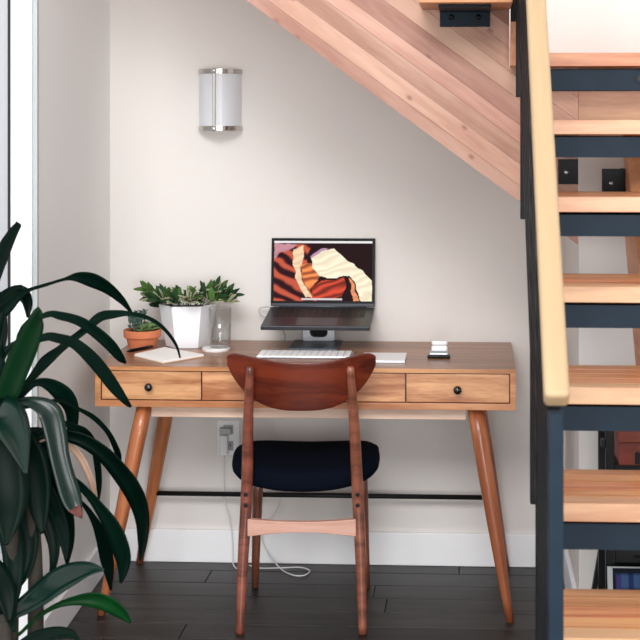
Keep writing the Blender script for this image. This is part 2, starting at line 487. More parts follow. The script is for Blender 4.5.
for zt, yf in LEV:
    tread(zt, yf, 0.285, XL, XR)
    f = add('tread_frame', join(box(XL, XR, yf + 0.014, yf + 0.024, zt - 0.097, zt - 0.044), box(XL, XR, yf + 0.024, yf + 0.26, zt - 0.050, zt - 0.044)), 'steel', st)
    b = add('bracket', box(0.55, 0.64, yf + 0.03, yf + 0.26, zt - 0.058, zt - 0.0505), 'steel_dark', st)
# landing
zt, yf = 1.721, 3.87
core = add('landing', box(XL - 0.02, XR + 1.2, 4.70, 4.878, zt - 0.037, zt), 'fir', st, bevel=0.002, seg=1)
nb = 8
for k in range(nb):
    a = yf + (4.70 - yf) * k / nb; b = yf + (4.70 - yf) * (k + 1) / nb
    add('board', box(XL - 0.02, XR + 1.2, a + 0.0003, b - 0.0003, zt - 0.037, zt), 'fir', core, bevel=0.0015, seg=1)
lb = add('landing_beam', box(XL, XR + 1.2, yf + 0.02, yf + 0.05, 1.617, 1.677), 'steel', st, bevel=0.002)
for bx in (0.462, 0.9):
    V, Fc = lathe(0, 0, [(0.010, 0), (0.010, 0.006), (0.006, 0.006), (0.006, 0.014)], 6)
    add('bolt', ([(bx + v[0], yf + 0.02 - v[2], 1.650 + v[1]) for v in V], Fc), 'dark_bolt', lb)
add('landing_joist', box(0.3035, XR + 1.2, 3.985, 4.03, 1.49, 1.622), 'fir_face', st, bevel=0.002)
add('landing_post', box(0.1125, 0.1335, 3.902, 3.942, 1.8095, 2.6), 'steel_dark', st)
add('landing_post_block', box(0.112, 0.134, 3.90, 3.944, 1.686, 1.809), 'fir_dark', st, bevel=0.002)
# lower stringer under the treads
poly = [(3.0, nose(3.0) - 0.35), (4.0, nose(4.0) - 0.35), (4.0, nose(4.0) - 0.62), (2.98, 0.0), (2.72, 0.0), (2.72, nose(2.72) - 0.35)]
add('stringer', prism(poly, 'x', 0.432, 0.525), 'fir_dark', st, bevel=0.003)
rb = add('bracket', join(box(0.367, 0.431, 3.945, 3.953, 1.337, 1.402), box(0.423, 0.431, 3.953, 4.01, 1.337, 1.402)), 'steel_dark', st)
def bolt_front(x, y, z, r, mat, parent):
    V, Fc = lathe(0, 0, [(r, 0), (r * 0.95, r * 0.5), (r * 0.5, r * 0.8), (0, r * 0.85)], 10)
    return add('bolt', ([(x + v[0], y - v[2], z + v[1]) for v in V], Fc), mat, parent, smooth=True)
bolt_front(0.392, 3.945, 1.362, 0.007, 'bolt', rb)
# balustrade
def post(yc, z0, mat='steel_dark', wid=0.0245):
    z1 = nose(yc) + 0.885
    return add('post', box(0.1255, 0.1255 + wid, yc - 0.0125, yc + 0.0125, z0, z1), mat, st, bevel=0.0015, seg=1)
post(2.2825, 0.0, 'steel'); post(2.7125, 0.0); post(2.96, 0.735); post(3.53, 1.29); post(3.87, 1.60)
for k in range(8):
    c = 0.17 + 0.09 * k
    y0, y1 = 2.296, 3.86
    vf, R = barg((0.1378, y0, nose(y0) + c), (0.1378, y1, nose(y1) + c), 0.022, 0.022)
    add('rail_bar', vf, 'steel_dark', st, rot=R)
y0, y1 = 2.262, 4.0
vf, R = barg((0.1385, y0, nose(y0) + 0.925), (0.1385, y1, nose(y1) + 0.925), 0.041, 0.036)
add('handrail', vf, 'rail_wood', st, rot=R, bevel=0.009, seg=4, smooth=False)

# upper flight: deep laminated slab with treads bolted to its sides
SL = (1.876 - 1.189) / (0.301 + 0.631)
ang = math.atan(SL)
def zb(x): return 1.189 + (0.301 - x) * SL
Rs = Matrix.Rotation(ang, 3, 'Y')
cuts = [0, 0.045, 0.105, 0.165, 0.215, 0.285, 0.345, 0.41, 0.47, 0.53]
slab = None
for j in range(len(cuts) - 1):
    a, b = cuts[j], cuts[j + 1]
    x0, x1 = -1.225, 0.301
    g = 0.0004
    z_l, xt = 1.684, 0.110               # notched below the landing: nothing above z_l right of xt
    vf = prism([(x0, zb(x0) + a + g), (xt, zb(xt) + a + g), (xt, zb(xt) + b - g), (x0, zb(x0) + b - g)], 'y', 3.95, 4.04)
    q = [(xt, zb(xt) + a + g), (x1, zb(x1) + a + g), (x1, zb(x1) + b - g), (xt, zb(xt) + b - g)]
    right = []
    for n_ in range(4):
        p, r = q[n_], q[(n_ + 1) % 4]
        if p[1] <= z_l: right.append(p)
        if (p[1] <= z_l) != (r[1] <= z_l):
            t = (z_l - p[1]) / (r[1] - p[1]); right.append((p[0] + (r[0] - p[0]) * t, z_l))
    if len(right) > 2: vf = join(vf, prism(right, 'y', 3.95, 4.04))
    if slab is None:
        slab = add('upper_stringer', vf, 'fir_slab', st, rot=Rs)
        slab_rot = Rs
    else:
        # children of a rotated part: bake position relative to it
        o = add('board', vf, 'fir_slab', None, rot=Rs)
        wpos = FP[o]
        o.parent = slab
        o.location = Rs.transposed() @ (wpos - FP[slab]); o.rotation_euler = (0, 0, 0)
for k in range(5):
    xr = 0.112 - k * 0.262; z = 1.883 + k * 0.193
    if xr - 0.27 < -1.24: break
    add('upper_tread', box(xr - 0.247, xr, 3.715, 3.949, z - 0.037, z), 'fir', st, bevel=0.002, seg=1)
    add('upper_tread', box(xr - 0.247, xr, 4.041, 4.872, z - 0.037, z), 'fir', st, bevel=0.002, seg=1)
    bk = add('bracket', join(box(xr - 0.196, xr - 0.056, 3.942, 3.9499, z - 0.085, z - 0.0375), box(xr - 0.196, xr - 0.056, 3.76, 3.942, z - 0.0445, z - 0.0375)), 'steel', st)
    for bx in (xr - 0.164, xr - 0.088):
        bolt_front(bx, 3.942, z - 0.058, 0.008, 'dark_bolt', bk)
bk = add('bracket', box(0.246, 0.3005, 3.941, 3.9495, 1.359, 1.428), 'steel_dark', st)
bolt_front(0.268, 3.941, 1.392, 0.007, 'bolt', bk)

# ---------------------------------------------------------------- desk
DX0, DX1, DF, DB, DT, DU = -1.167, 0.141, 4.34, 4.876, 0.772, 0.646
dk = thing('writing_desk', 'mid-century wooden writing desk with three drawers and splayed round legs against the wall', 'desk', ((DX0 + DX1) / 2, 4.6, 0))
add('desktop', box(DX0, DX1, DF + 0.002, DB, DT - 0.013, DT), 'desk_top', dk, bevel=0.001)
add('front_edge', box(DX0, DX1, DF, DF + 0.0019, DT - 0.013, DT - 0.0005), 'desk', dk)
add('side_panel', box(DX0, DX0 + 0.018, DF, DB, DU + 0.020, DT - 0.0132), 'desk', dk, rot=None, bevel=0.001)
add('side_panel', box(DX1 - 0.018, DX1, DF, DB, DU + 0.020, DT - 0.0132), 'desk', dk, bevel=0.001)
add('bottom_panel', box(DX0, DX1, DF, DB, DU, DU + 0.0199), 'desk', dk, bevel=0.001)
add('back_panel', box(DX0 + 0.019, DX1 - 0.019, DB - 0.012, DB - 0.001, DU + 0.0205, DT - 0.0135), 'desk', dk)
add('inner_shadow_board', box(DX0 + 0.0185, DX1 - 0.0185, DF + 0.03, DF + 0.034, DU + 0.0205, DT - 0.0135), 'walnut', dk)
def knob(x, z, parent):
    V, Fc = lathe(0, 0, [(0.005, 0), (0.005, 0.010), (0.011, 0.013), (0.0132, 0.019), (0.011, 0.025), (0.005, 0.028), (0, 0.0285)], 20)
    add('knob', ([(x + v[0], DF + 0.006 - v[2], z + v[1]) for v in V], Fc), 'knob', parent, smooth=True)
for a, b, kx in ((DX0 + 0.0205, -0.835, -0.996), (-0.831, -0.200, None), (-0.196, DX1 - 0.0205, -0.038)):
    d = add('drawer', box(a, b, DF + 0.005, DF + 0.029, DU + 0.0225, DT - 0.0165), 'drawer', dk, bevel=0.0012)
    if kx is not None: knob(kx, 0.709, d)
for sx, foot, top in ((-1, -1.146, -1.022), (1, 0.123, 0.016)):
    for fy, ty in ((4.332, 4.392), (4.845, 4.795)):
        p0 = Vector((top, ty, DU - 0.0005)); p1 = Vector((foot, fy, 0.0))
        pts = [p0.lerp(p1, t) for t in (0, 0.15, 0.35, 0.55, 0.75, 0.9, 1.0)]
        V, Fc = tube(pts, [0.0245, 0.0255, 0.0245, 0.022, 0.018, 0.0145, 0.0125], 20)
        V = [Vector((v.x, v.y, min(max(v.z, 0.0), DU - 0.0005))) for v in V]
        add('leg', (V, Fc), 'desk_leg', dk, smooth=True, rot=frame_of(p1 - p0))
add('apron', box(-1.0, -0.012, 4.385, 4.405, 0.606, DU - 0.0005), 'apron', dk, bevel=0.002)
add('rear_apron', box(-1.0, -0.012, 4.785, 4.805, 0.606, DU - 0.0005), 'desk_leg', dk, bevel=0.002)
add('cross_rod', tube([(-1.098, 4.822, 0.25), (0.080, 4.822, 0.25)], 0.0085, 12), 'black_metal', dk, smooth=True)

# ---------------------------------------------------------------- chair (local frame, +y towards the desk)
ch = thing('dining_chair', 'walnut dining chair with curved wooden back and navy padded seat drawn up to desk', 'chair', (-0.514, 4.412, 0), math.radians(2.6), local=True)
def panel_y(x, z): return -0.258 + 0.95 * x * x + (0.81 - z) * 0.22
nu, nv = 40, 12
V = []
for side in (0, 1):
    for i in range(nu + 1):
        u = -1 + 2 * i / nu; x = 0.223 * u; au = abs(u)
        zt = 0.818 + 0.034 * au ** 1.7 - 0.020 * au ** 14
        zb_ = 0.670 + 0.118 * au ** 2.9 + 0.016 * au ** 14
        if zt < zb_ + 0.002: zt = zb_ + 0.002
        for j in range(nv + 1):
            z = zb_ + (zt - zb_) * j / nv
            V.append((x, panel_y(x, z) + (0.011 if side else 0.0), z))
Fc = []
st_ = nv + 1; half = (nu + 1) * st_
for i in range(nu):
    for j in range(nv):
        a = i * st_ + j
        Fc.append((a, a + 1, a + st_ + 1, a + st_)); Fc.append((half + a, half + a + st_, half + a + st_ + 1, half + a + 1))
    for j in (0, nv):
        a = i * st_ + j
        Fc.append((a, a + st_, half + a + st_, half + a))
for i in (0, nu):
    for j in range(nv):
        a = i * st_ + j
        Fc.append((a, a + 1, half + a + 1, half + a))
add('backrest', (V, Fc), 'walnut', ch, bevel=0.002, smooth=True)
for s in (-1, 1):
    pts = spline([(s * 0.184, -0.213, 0), (s * 0.177, -0.188, 0.22), (s * 0.167, -0.176, 0.42), (s * 0.159, -0.214, 0.62), (s * 0.149, -0.254, 0.80)], 6)
    n = len(pts)
    rad = [0.0125 + 0.0055 * math.sin(math.pi * min(1, (i / (n - 1)) / 0.95)) for i in range(n)]
    pts.append(Vector((s * 0.1487, -0.2555, 0.806))); rad.append(0.0095)
    pts.append(Vector((s * 0.1485, -0.256, 0.8085))); rad.append(0.004)
    lg = add('rear_post', tube(pts, rad, 16), 'walnut_leg', ch, smooth=True)
    for z in (0.412, 0.380):
        V, Fc = lathe(0, 0, [(0.0065, 0), (0.006, 0.002), (0.003, 0.0028), (0.0, 0.001)], 12)
        add('screw', ([(s * 0.1682 + v[0], -0.1775 - 0.0165 - v[2], z + v[1]) for v in V], Fc), 'dark_bolt', lg)
    p0, p1 = Vector((s * 0.168, 0.172, 0.432)), Vector((s * 0.184, 0.213, 0))
    add('leg', tube([p0.lerp(p1, t) for t in (0, .3, .7, 1)], [0.017, 0.0175, 0.014, 0.0115], 14), 'walnut_leg', ch, smooth=True, rot=frame_of(p1 - p0))
    vf, R = barg((s * 0.1705, -0.170, 0.405), (s * 0.1685, 0.170, 0.412), 0.018, 0.038)
    add('side_rail', vf, 'walnut_leg', ch, rot=R, bevel=0.003)
add('front_rail', box(-0.160, 0.160, 0.160, 0.178, 0.392, 0.430), 'walnut_leg', ch, bevel=0.003)
V = []
nn = 24
poly = []
for i in range(nn + 1):
    t = i / nn; x = -0.163 + 0.326 * t
    poly.append((x, 0.338 - 0.008 * math.sin(math.pi * t)))
for i in range(nn + 1):
    t = 1 - i / nn; x = -0.163 + 0.326 * t
    poly.append((x, 0.286 + 0.012 * math.sin(math.pi * t)))
add('stretcher', prism(poly, 'y', -0.196, -0.176), 'chair_rail', ch, bevel=0.002)
# padded seat
V, Fc = [], []
na = 56
rings = [(0.0, 0.478), (0.5, 0.479), (0.8, 0.480), (0.93, 0.477), (0.985, 0.468), (1.0, 0.456), (0.99, 0.444), (0.96, 0.436), (0.90, 0.431), (0.0, 0.431)]
for r, z in rings:
    for k in range(na):
        a = 2 * math.pi * k / na; c, s = math.cos(a), math.sin(a)
        e = 2 / 2.9
        x = 0.231 * r * math.copysign(abs(c) ** e, c); yy = 0.205 * r * math.copysign(abs(s) ** e, s)
        dz = 0.022 * (x / 0.231) ** 2 - 0.010 * max(0, -yy / 0.205) ** 2
        V.append((x, 0.018 + yy, (z + 0.004 if z > 0.46 else z - 0.010) + dz))
for i in range(len(rings) - 1):
    for k in range(na):
        k2 = (k + 1) % na
        Fc.append((i * na + k, i * na + k2, (i + 1) * na + k2, (i + 1) * na + k))
me_seat = add('seat', (V, Fc), 'fabric', ch, smooth=True)

# ---------------------------------------------------------------- wall sconce
sc = thing('wall_sconce', 'half-round frosted glass wall sconce with nickel bands above the potted plants', 'wall lamp', (-0.868, W, 1.508))
def half(r, d, z0, z1, n=24):
    pl = [(-0.868 + r * math.cos(math.pi * k / n), W - 0.001 - d * math.sin(math.pi * k / n)) for k in range(n + 1)]
    return prism(pl, 'z', z0, z1)
add('shade', half(0.073, 0.085, 1.5186, 1.6984), 'lamp_glass', sc, smooth=False)
add('band', half(0.0765, 0.089, 1.6985, 1.7145), 'chrome', sc)
add('band', half(0.0765, 0.089, 1.5025, 1.5185), 'chrome', sc)
add('center_strip', box(-0.880, -0.870, W - 0.0935, W - 0.0865, 1.502, 1.715), 'chrome', sc, bevel=0.002)
for z in (1.7085, 1.5085):
    V, Fc = lathe(0, 0, [(0.009, 0), (0.009, 0.005), (0.005, 0.008), (0, 0.0085)], 14)
    add('finial', ([(-0.875 + v[0], W - 0.0936 - v[2], z + v[1]) for v in V], Fc), 'bolt', sc, smooth=True)

# ---------------------------------------------------------------- outlet, charger, cables
ol = thing('wall_outlet', 'white wall outlet plate below the desk top', 'outlet', (-0.84, W, 0.43))
add('plate', box(-0.879, -0.801, W - 0.006, W - 0.0005, 0.372, 0.493), 'white_trim', ol, bevel=0.002)
for z in (0.405, 0.462):
    rc = add('receptacle', box(-0.857, -0.823, W - 0.0075, W - 0.0061, z - 0.016, z + 0.016), 'door_white', ol, bevel=0.001)
    for dx in (-0.007, 0.007):
        add('slot', box(-0.84 + dx - 0.0012, -0.84 + dx + 0.0012, W - 0.0078, W - 0.0076, z - 0.004, z + 0.008), 'black', rc)
cg = thing('phone_charger', 'white plug-in charger block hanging from the wall outlet', 'charger', (-0.846, W - 0.03, 0.39))
add('body', box(-0.866, -0.838, W - 0.042, W - 0.010, 0.378, 0.447), 'plastic', cg, bevel=0.005)
add('plug', box(-0.868, -0.828, W - 0.03, W - 0.0082, 0.4475, 0.470), 'frame_grey', cg, bevel=0.003)
cb = add('charging_cable', tube(spline([(-0.852, W - 0.026, 0.377), (-0.853, W - 0.026, 0.30), (-0.851, W - 0.03, 0.22), (-0.832, W - 0.03, 0.16), (-0.822, W - 0.03, 0.08), (-0.818, W - 0.04, 0.006), (-0.79, W - 0.1, 0.004)], 8), 0.0022, 8), 'cable', smooth=True)
tag(cb, 'thin white cable hanging from the charger down to the floor', 'cable')
cb = add('power_cable', tube(spline([(-0.690, 4.868, 0.643), (-0.692, 4.868, 0.56), (-0.684, 4.87, 0.44), (-0.655, 4.868, 0.30), (-0.660, 4.862, 0.20), (-0.715, 4.852, 0.11), (-0.705, 4.845, 0.055),
          (-0.65, 4.80, 0.006), (-0.60, 4.735, 0.004), (-0.56, 4.73, 0.004), (-0.545, 4.78, 0.004), (-0.58, 4.81, 0.0055), (-0.64, 4.79, 0.0095), (-0.72, 4.80, 0.004), (-0.76, 4.83, 0.004)], 8), 0.0022, 8), 'cable', smooth=True)
tag(cb, 'white power cable hanging behind the chair and looped on the floor', 'cable')
cb = add('laptop_cable', tube(spline([(-0.660, 4.835, 0.888), (-0.70, 4.845, 0.893), (-0.728, 4.85, 0.885), (-0.722, 4.852, 0.862), (-0.69, 4.856, 0.85), (-0.66, 4.858, 0.825), (-0.64, 4.864, 0.79), (-0.652, 4.8665, 0.75)], 8), 0.0018, 8), 'frame_grey', smooth=True)
tag(cb, 'thin grey cable looping out behind the laptop', 'cable')

# ---------------------------------------------------------------- laptop stand + laptop
ls = thing('laptop_stand', 'silver aluminium laptop stand with open neck on a slate base', 'laptop stand', (-0.52, 4.76, DT))
add('base', box(-0.606, -0.44, 4.66, 4.845, DT + 0.0003, DT + 0.008), 'slate', ls, bevel=0.003)
# neck with an opening
def ring(cx, cz, w, h, rr, n=5):
    pts = []
    for sx, sz, a0 in ((1, 1, 0), (-1, 1, 90), (-1, -1, 180), (1, -1, 270)):
        for k in range(n + 1):
            a = math.radians(a0 + 90 * k / n)
            pts.append((cx + sx * (w / 2 - rr) + rr * math.cos(a), cz + sz * (h / 2 - rr) + rr * math.sin(a)))
    return pts
cxn = -0.519
yfn, ybn = 4.822, 4.840
outer = ring(cxn, 0.821, 0.108, 0.080, 0.004); inner = ring(cxn, 0.811, 0.062, 0.036, 0.017)
n = len(outer)
V = [(p[0], yy, p[1]) for yy in (yfn, ybn) for lst in (outer, inner) for p in lst]
Fc = []
for k in range(n):
    k2 = (k + 1) % n
    Fc += [(k, k2, n + k2, n + k), (2 * n + k, 3 * n + k, 3 * n + k2, 2 * n + k2), (k, 2 * n + k, 2 * n + k2, k2), (n + k, n + k2, 3 * n + k2, 3 * n + k)]
add('neck', (V, Fc), 'silver', ls, bevel=0.0)
add('arm', box(cxn - 0.036, cxn + 0.036, 4.8405, 4.846, 0.782, 0.858), 'bezel', ls)
h0 = Vector((0, 4.842, 0.885)); f0 = Vector((0, 4.605, 0.853))     # plate under the laptop, back to front
def deck(xa, xb, s0, s1, up0, up1):
    """slab on the tilted deck: s along depth (0 = hinge), up = height above plate"""
    d = (f0 - h0); ln = d.length; d.normalize(); nrm = Vector((0, -d.z, d.y)); nrm = nrm if nrm.z > 0 else -nrm
    vs = []
    for x in (xa, xb):
        for s in (s0, s1):
            for u in (up0, up1):
                p = h0 + d * s + nrm * u
                vs.append((x, p.y, p.z))
    return vs, box(0, 1, 0, 1, 0, 1)[1]
add('tray', deck(-0.60, -0.43, -0.005, 0.19, -0.013, -0.007), 'silver', ls, bevel=0.002)
lp = thing('laptop', 'open dark grey laptop on stand showing red canyon picture', 'laptop', (-0.508, 4.75, 0.87))
LX0, LX1 = -0.688, -0.327
add('base', deck(LX0, LX1, 0.0, 0.238, -0.006, 0.009), 'space_grey', lp, bevel=0.003)
add('trackpad', deck(-0.575, -0.44, 0.135, 0.228, 0.0091, 0.0095), 'slate', lp)
kb = []
for r in range(6):
    nk = 14
    for k in range(nk):
        if r == 5 and 4 <= k <= 8:
            if k > 4: continue
            a, b = LX0 + 0.026 + 4 * 0.0222, LX0 + 0.026 + 9 * 0.0222 - 0.002
        else:
            a = LX0 + 0.026 + k * 0.0222; b = a + 0.0192
        kb.append(deck(a, b, 0.018 + r * 0.0185, 0.018 + r * 0.0185 + 0.0155, 0.0091, 0.0103))
o = add('keys', join(*kb), 'keycap_dark', lp); o['kind'] = 'stuff'
# lid, leaning back a little
lid_b = Vector((0, 4.846, 0.896)); lid_t = Vector((0, 4.872, 1.129))
def lid(xa, xb, s0, s1, d0, d1):
    d = (lid_t - lid_b).normalized(); nrm = Vector((0, -d.z, d.y))
    vs = []
    for x in (xa, xb):
        for s in (s0, s1):
            for u in (d0, d1):
                p = lid_b + d * s + nrm * u
                vs.append((x, p.y, p.z))
    return vs, box(0, 1, 0, 1, 0, 1)[1]
LH = (lid_t - lid_b).length
ld = add('lid', lid(LX0, LX1, 0, LH, -0.002, 0.0035), 'space_grey', lp, bevel=0.0015)
add('bezel', lid(LX0 + 0.002, LX1 - 0.002, 0.010, LH - 0.002, 0.0036, 0.0041), 'bezel', ld)
add('hinge', tube([(LX0 + 0.03, 4.8455, 0.8955), (LX1 - 0.03, 4.8455, 0.8955)], 0.0045, 10), 'slate', lp, smooth=True)

def pip(u, v, poly):
    c = False; j = len(poly) - 1
    for i in range(len(poly)):
        xi, yi = poly[i]; xj, yj = poly[j]
        if (yi > v) != (yj > v) and u < (xj - xi) * (v - yi) / (yj - yi) + xi: c = not c
        j = i
    return c
def rnd(u, v, s):
    return (math.sin(u * 12.7 * s + v * 7.3 * s) + math.sin(u * 5.1 * s - v * 13.9 * s + 1.7) + math.sin(v * 21.3 * s + 2.1 * math.sin(u * 9 * s))) / 3
POLY = [
 ((196, 140, 150), [(0, .05), (.24, .05), (.16, .14), (.06, .2), (0, .3)]),
 ((250, 214, 176), [(.19, .14), (.31, .08), (.30, .27), (.26, .5), (.31, .72), (.39, .95), (.32, .95), (.22, .62), (.20, .4)]),
 ((222, 120, 70), [(.27, .4), (.38, .38), (.46, .6), (.44, .66), (.38, .75), (.36, .86), (.30, .66)]),
 ((176, 62, 44), [(.38, .76), (.48, .66), (.60, .64), (.72, .61), (.73, .8), (.68, .92), (.6, .96), (.40, .96)]),
 ((255, 240, 210), [(.37, .3), (.44, .19), (.53, .15), (.61, .12), (.66, .2), (.76, .33), (.88, .48), (1, .66), (1, 1), (.88, 1), (.86, .85), (.82, .68), (.77, .57), (.66, .60), (.54, .62), (.46, .59), (.40, .44)]),
 ((190, 150, 178), [(.36, .27), (.42, .17), (.50, .12), (.58, .12), (.50, .16), (.44, .21), (.39, .28)]),
 ((238, 150, 104), [(.76, .6), (.80, .66), (.84, .85), (.87, 1), (.81, 1), (.79, .8)]),
]
def shot(u, v):
    if v < 0.032: return (240, 238, 238)
    if 0.28 < u < 0.70 and 0.958 < v < 0.985: return (226, 214, 214)
    uu = u + 0.012 * rnd(u, v, 1.6); vv = v + 0.018 * rnd(v, u, 1.9)
    col = (34, 10, 16)
    if u < 0.36 + 0.08 * rnd(u, v, .6) and v > .06:
        s = math.sin((vv * 1.0 - uu * 0.95) * 27 + 1.2 * rnd(u, v, .9))
        t = max(0, min(1, 0.5 + 0.75 * s))
        col = tuple(a + (b - a) * t for a, b in zip((44, 10, 20), (206, 92, 66)))
    for c, p in POLY:
        if pip(uu, vv, p):
            k = 1 + 0.05 * math.sin((vv + uu * .55) * 48 + 3 * rnd(u, v, 1.2))
            if c[0] < 230 and c[0] != 196 and c[0] != 190: k = 1 + 0.32 * math.sin((vv + uu * .45) * 52 + 2 * rnd(u, v, 1))
            col = tuple(max(0, min(255, q * k)) for q in c)
    return col
def picture(name, fn, corner, nx, ny, mat, parent):
    """grid of coloured cells; corner(u, v) gives the point"""
    V = [corner(i / nx, j / ny) for j in range(ny + 1) for i in range(nx + 1)]
    Fc = [(j * (nx + 1) + i, j * (nx + 1) + i + 1, (j + 1) * (nx + 1) + i + 1, (j + 1) * (nx + 1) + i) for j in range(ny) for i in range(nx)]
    o = add(name, (V, Fc), mat, parent, recalc=False)
    ca = o.data.color_attributes.new('print', 'FLOAT_COLOR', 'POINT')
    vals = []
    for j in range(ny + 1):
        for i in range(nx + 1): vals += srgb(*fn(i / nx, j / ny))
    ca.data.foreach_set('color', vals)
    return o
dvec = (lid_t - lid_b).normalized(); nvec = Vector((0, -dvec.z, dvec.y))
def scr(u, v):
    s = (LH - 0.010) + (0.018 - (LH - 0.010)) * v
    p = lid_b + dvec * s + nvec * 0.0043
    return (LX0 + 0.010 + (LX1 - LX0 - 0.020) * u, p.y, p.z)
picture('screen', shot, scr, 150, 96, 'screen', ld)

# ---------------------------------------------------------------- keyboard, trackpad, charger dock
kbd = thing('keyboard', 'slim white wireless keyboard on the desk behind the chair back', 'keyboard', (-0.53, 4.55, DT))
add('body', box(-0.686, -0.380, 4.50, 4.614, DT + 0.0003, DT + 0.008), 'silver', kbd, bevel=0.002)
ks = []
for r in range(5):
    for k in range(14):
        a = -0.682 + k * 0.0213
        ks.append(box(a, a + 0.0185, 4.504 + r * 0.0217, 4.504 + r * 0.0217 + 0.0185, DT + 0.0081, DT + 0.0105))
o = add('keys', join(*ks), 'keycap', kbd); o['kind'] = 'stuff'
tp = thing('trackpad', 'flat white square trackpad on the desk beside the keyboard', 'trackpad', (-0.265, 4.5, DT))
add('surface', box(-0.345, -0.205, 4.432, 4.585, DT + 0.0065, DT + 0.009), 'plastic', tp, bevel=0.001)
add('body', box(-0.345, -0.205, 4.432, 4.585, DT + 0.0003, DT + 0.0064), 'silver', tp, bevel=0.001)
cd = thing('charging_dock', 'small black charging dock on the right end of the desk', 'dock', (-0.1, 4.55, DT))
add('base', box(-0.137, -0.064, 4.53, 4.565, DT + 0.0003, DT + 0.010), 'bezel', cd, bevel=0.003)
add('plate', box(-0.130, -0.071, 4.535, 4.598, DT + 0.0101, DT + 0.016), 'silver', cd, bevel=0.002)
ec = thing('earbud_case', 'small glossy white earbud case standing on the black dock', 'case', (-0.1, 4.57, DT + 0.017))
add('body', box(-0.125, -0.072, 4.56, 4.582, DT + 0.0163, DT + 0.036), 'plastic', ec, bevel=0.008, seg=4, smooth=True)
add('lid', box(-0.125, -0.072, 4.56, 4.582, DT + 0.0363, DT + 0.052), 'plastic', ec, bevel=0.0075, seg=4, smooth=True)

# ---------------------------------------------------------------- notebook, pen, coaster, glass
nbk = thing('notebook', 'open white notebook lying askew on the desk', 'notebook', (-0.98, 4.53, DT))
quad = [(-1.088, 4.52), (-0.962, 4.385), (-0.858, 4.525), (-1.02, 4.665)]
quad2 = [(q[0] * 0.985 + -0.98 * 0.015, q[1] * 0.985 + 4.52 * 0.015) for q in quad]
add('cover', prism(quad, 'z', DT + 0.0003, DT + 0.002), 'kraft', nbk)
add('pages', prism(quad2, 'z', DT + 0.0021, DT + 0.009), 'paper', nbk, bevel=0.0008, seg=1)
pen = thing('pen', 'black pen lying on the corner of the notebook', 'pen', (-1.08, 4.575, DT))
pa, pb = Vector((-1.112, 4.520, DT + 0.0155)), Vector((-1.052, 4.628, DT + 0.0155))
add('barrel', tube([pa.lerp(pb, t) for t in (0.12, 0.14, 0.7, 1.0)], [0.005, 0.006, 0.006, 0.005], 12), 'bezel', pen, smooth=True)
add('tip', tube([pa, pa.lerp(pb, 0.119)], [0.001, 0.0048], 10), 'black_metal', pen, smooth=True)
add('clip', box(-1.068, -1.064, 4.60, 4.604, DT + 0.0216, DT + 0.0225), 'black_metal', pen)
GX, GY = -0.843, 4.655
cs = add('coaster', lathe(GX, GY, [(0.0, DT + 0.0003), (0.045, DT + 0.0003), (0.0462, DT + 0.003), (0.0462, DT + 0.009), (0.045, DT + 0.011), (0.0, DT + 0.011)], 40), 'coaster', smooth=False)
tag(cs, 'round white coaster under the drinking glass', 'coaster')
gl = add('drinking_glass', lathe(GX + 0.012, GY + 0.004, [(0.0, DT + 0.0115), (0.034, DT + 0.0115), (0.0355, DT + 0.015), (0.0375, DT + 0.142), (0.0362, DT + 0.142), (0.034, DT + 0.022), (0.0, DT + 0.020)], 48), 'glass', smooth=True)
tag(gl, 'clear straight drinking glass standing on a white coaster', 'glass')

# ---------------------------------------------------------------- potted plants on the desk
HX, HY = -0.958, 4.752
hp = thing('hexagonal_planter', 'white hexagonal ceramic planter holding a leafy plant on the desk', 'planter', (HX, HY, DT))
hexr = lambda r: r
add('pot', lathe(HX, HY, [(0.0, DT + 0.0003), (0.074, DT + 0.0003), (0.098, DT + 0.138), (0.0985, DT + 0.143), (0.092, DT + 0.143), (0.090, DT + 0.120), (0.0, DT + 0.118)], 6, a0=math.radians(8)), 'ceramic', hp, bevel=0.0015)
add('soil', lathe(HX, HY, [(0.0, DT + 0.1185), (0.088, DT + 0.121), (0.086, DT + 0.128), (0.0, DT + 0.132)], 6, a0=math.radians(8)), 'soil', hp)
hl = thing('leafy_plant', 'bushy green plant with small pale-edged leaves growing in the white planter', 'plant', (HX, HY, DT + 0.132))
random.seed(23)
def small_leaf(L, Wd, curl):
    pts, ws = [], []
    for i in range(6):
        t = i / 5
        pts.append((0, L * t, curl * L * math.sin(t * 2.2)))
        ws.append(Wd * (math.sin(math.pi * min(1, 0.08 + t * 0.9)) ** 0.8) + 0.0004)
    return strip_leaf(pts, ws, 0.35, Vector((0, 0, 1)), 0, 0.0008)
LEAFM = {}
def leaf_mesh(kind, mat):
    key = (kind, mat)
    if key not in LEAFM:
        L, Wd, c = {'a': (0.040, 0.017, 0.10), 'b': (0.032, 0.013, 0.18), 'c': (0.046, 0.014, 0.05), 's': (0.020, 0.009, 0.2), 't': (0.013, 0.007, 0.3)}[kind]
        V, Fc = small_leaf(L, Wd, c)
        me = bpy.data.meshes.new('leaf'); me.from_pydata([tuple(v) for v in V], [], Fc)
        me.polygons.foreach_set('use_smooth', [True] * len(me.polygons))
        me.materials.append(M[mat])
        a = me.attributes.new('across', 'FLOAT', 'POINT')
        a.data.foreach_set('value', [[1, .5, 0, .5, 1][i % 5] for i in range(len(me.vertices))])
        LEAFM[key] = me
    return LEAFM[key]
def put_leaf(kind, mat, pos, direction, up, parent, scale=1.0):
    o = bpy.data.objects.new('leaf', leaf_mesh(kind, mat)); COL.objects.link(o)
    yv = Vector(direction).normalized()
    xv = yv.cross(Vector(up))
    if xv.length < 1e-3: xv = yv.cross(Vector((1, 0, 0)))
    xv.normalize(); zv = xv.cross(yv)
    o.parent = parent
    o.location = Vector(pos) - FP[parent]
    o.rotation_euler = Matrix((xv, yv, zv)).transposed().to_euler()
    o.scale = (scale,) * 3
    return o
stems = []
